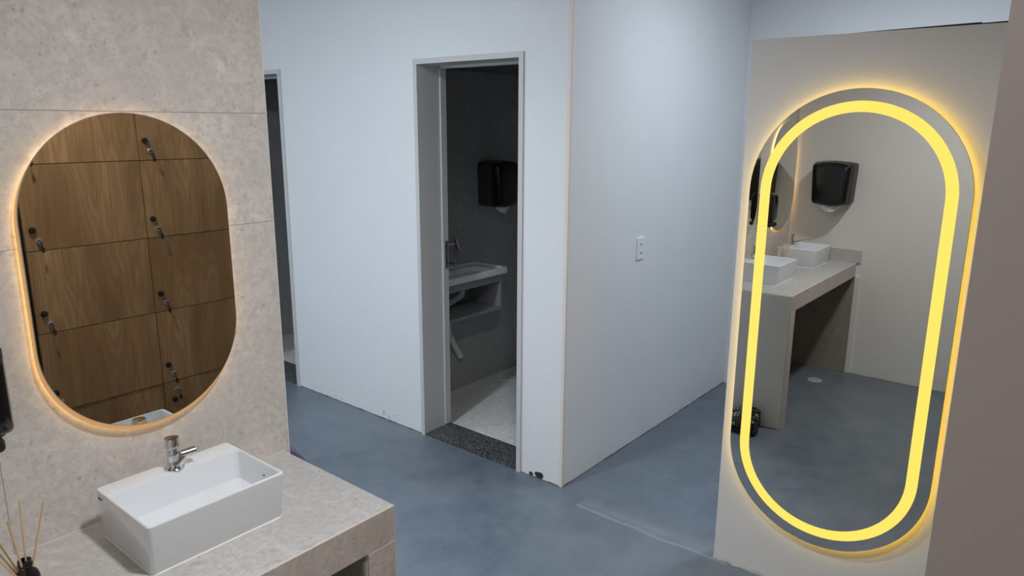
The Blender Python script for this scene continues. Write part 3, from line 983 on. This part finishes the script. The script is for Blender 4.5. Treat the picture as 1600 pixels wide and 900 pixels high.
# ------------------------------------------------------------------ trainers by the counter end and a bag in the hall
def trainer(loc, rotz, label):
    # toe towards +x, heel at -x
    root = thing('trainer', label, 'shoe', loc, rotz, 'black trainers beside the counter end')
    def ring(x, w_, z0, z1, n=14, yo=0.0, sq=0.6):
        pts = []
        for k in range(n):
            a = 2*pi*k/n
            cy_, cz_ = cos(a), sin(a)
            pts.append((x, yo+w_/2*math.copysign(abs(cy_)**sq, cy_), (z0+z1)/2+(z1-z0)/2*math.copysign(abs(cz_)**sq, cz_)))
        return pts
    bm = BM()
    loft(bm, [ring(-0.140, 0.050, 0.012, 0.040), ring(-0.134, 0.068, 0.002, 0.042), ring(-0.06, 0.074, 0.0, 0.036), ring(0.0, 0.076, 0.0, 0.030), ring(0.07, 0.096, 0.0, 0.026), ring(0.115, 0.084, 0.003, 0.027), ring(0.142, 0.044, 0.012, 0.029)])
    finish('sole', bm, 'black_matt', root, smooth=True)
    bm = BM()
    loft(bm, [ring(-0.131, 0.048, 0.034, 0.112), ring(-0.120, 0.064, 0.030, 0.118), ring(-0.07, 0.070, 0.028, 0.104), ring(-0.03, 0.070, 0.026, 0.098), ring(0.01, 0.074, 0.024, 0.092), ring(0.06, 0.088, 0.022, 0.070), ring(0.11, 0.078, 0.022, 0.052), ring(0.136, 0.040, 0.024, 0.040)])
    up = finish('upper', bm, 'black_side', root, smooth=True)
    bm = BM()
    loft(bm, [ring(-0.058, 0.040, 0.088, 0.152, sq=0.9), ring(-0.050, 0.046, 0.084, 0.155, sq=0.9), ring(-0.030, 0.048, 0.080, 0.128, sq=0.9), ring(0.0, 0.046, 0.076, 0.102, sq=0.9), ring(0.03, 0.040, 0.066, 0.090, sq=0.9)])
    finish('tongue', bm, 'mesh_grey', up, smooth=True)
    bm = BM()
    loft(bm, [ring(-0.135, 0.050, 0.030, 0.100), ring(-0.124, 0.069, 0.028, 0.106), ring(-0.085, 0.075, 0.028, 0.082), ring(-0.055, 0.075, 0.028, 0.055)])
    finish('heel_counter', bm, 'black', up, smooth=True)
    bm = BM()
    loft(bm, [[(-0.085+0.050*cos(a)*s, 0.027*sin(a)*s, z) for a in [2*pi*k/18 for k in range(18)]] for s, z in ((1.10, 0.096), (1.16, 0.112), (1.0, 0.117), (0.80, 0.110), (0.75, 0.098))])
    finish('collar', bm, 'black_matt', up, smooth=True)
    bm = BM()
    tube(bm, [(-0.129, 0.0, 0.104), (-0.142, 0.0, 0.122), (-0.136, 0.0, 0.136), (-0.124, 0.0, 0.120)], 0.0032, 8)
    finish('pull_loop', bm, 'lace', up, smooth=True)
    bm = BM()
    box(bm, (-0.132, -0.0345, 0.088), (-0.120, 0.0345, 0.098))
    finish('heel_tab', bm, 'green', up, bevel=0.002)
    bm = BM()
    box(bm, (-0.020, -0.0395, 0.050), (-0.004, 0.0395, 0.066))
    finish('side_stripe', bm, 'green', up, bevel=0.002)
    for k in range(5):
        bm = BM()
        x = -0.030+0.020*k
        zt = 0.120-0.0085*k
        tube(bm, [(x, -0.026, zt-0.012), (x+0.004, -0.012, zt), (x+0.008, 0.012, zt), (x+0.010, 0.026, zt-0.012)], 0.0028, 7)
        finish('lace', bm, 'lace', up, smooth=True)
    return root
trainer((-1.527, 1.285, 0.0), radians(183), 'nearer black trainer with grey laces by the white counter end in the tall mirror')
trainer((-1.555, 1.180, 0.0), radians(176), 'black trainer mostly hidden behind its twin at the counter end in the tall mirror')

bg = thing('duffel_bag', 'glossy dark purple bag on the hall floor, peeking out past the stone wall', 'bag', (-2.66, 1.575, 0))
bm = BM()
def bring(x, ry, rz, zc, n=22):
    return [(x, ry*cos(2*pi*k/n), zc+rz*math.copysign(abs(sin(2*pi*k/n))**0.85, sin(2*pi*k/n))) for k in range(n)]
loft(bm, [bring(-0.17, 0.08, 0.10, 0.20), bring(-0.155, 0.125, 0.165, 0.20), bring(-0.10, 0.155, 0.20, 0.205), bring(0.0, 0.165, 0.215, 0.217), bring(0.10, 0.155, 0.20, 0.205), bring(0.155, 0.125, 0.165, 0.20), bring(0.17, 0.08, 0.10, 0.20)])
bb = finish('body', bm, 'purple', bg, smooth=True)
bm = BM()
tube(bm, [(-0.10, 0.0, 0.405), (0, 0.0, 0.432), (0.10, 0.0, 0.405)], 0.005, 8)
finish('zip', bm, 'black_matt', bb, smooth=True)
for s in (-1, 1):
    bm = BM()
    tube(bm, [(-0.07, s*0.155, 0.25), (-0.065, s*0.168, 0.20), (-0.04, s*0.172, 0.15), (0.0, s*0.172, 0.13), (0.04, s*0.172, 0.15), (0.065, s*0.168, 0.20), (0.07, s*0.155, 0.25)], 0.010, 9)
    finish('handle', bm, 'black_matt', bb, smooth=True)
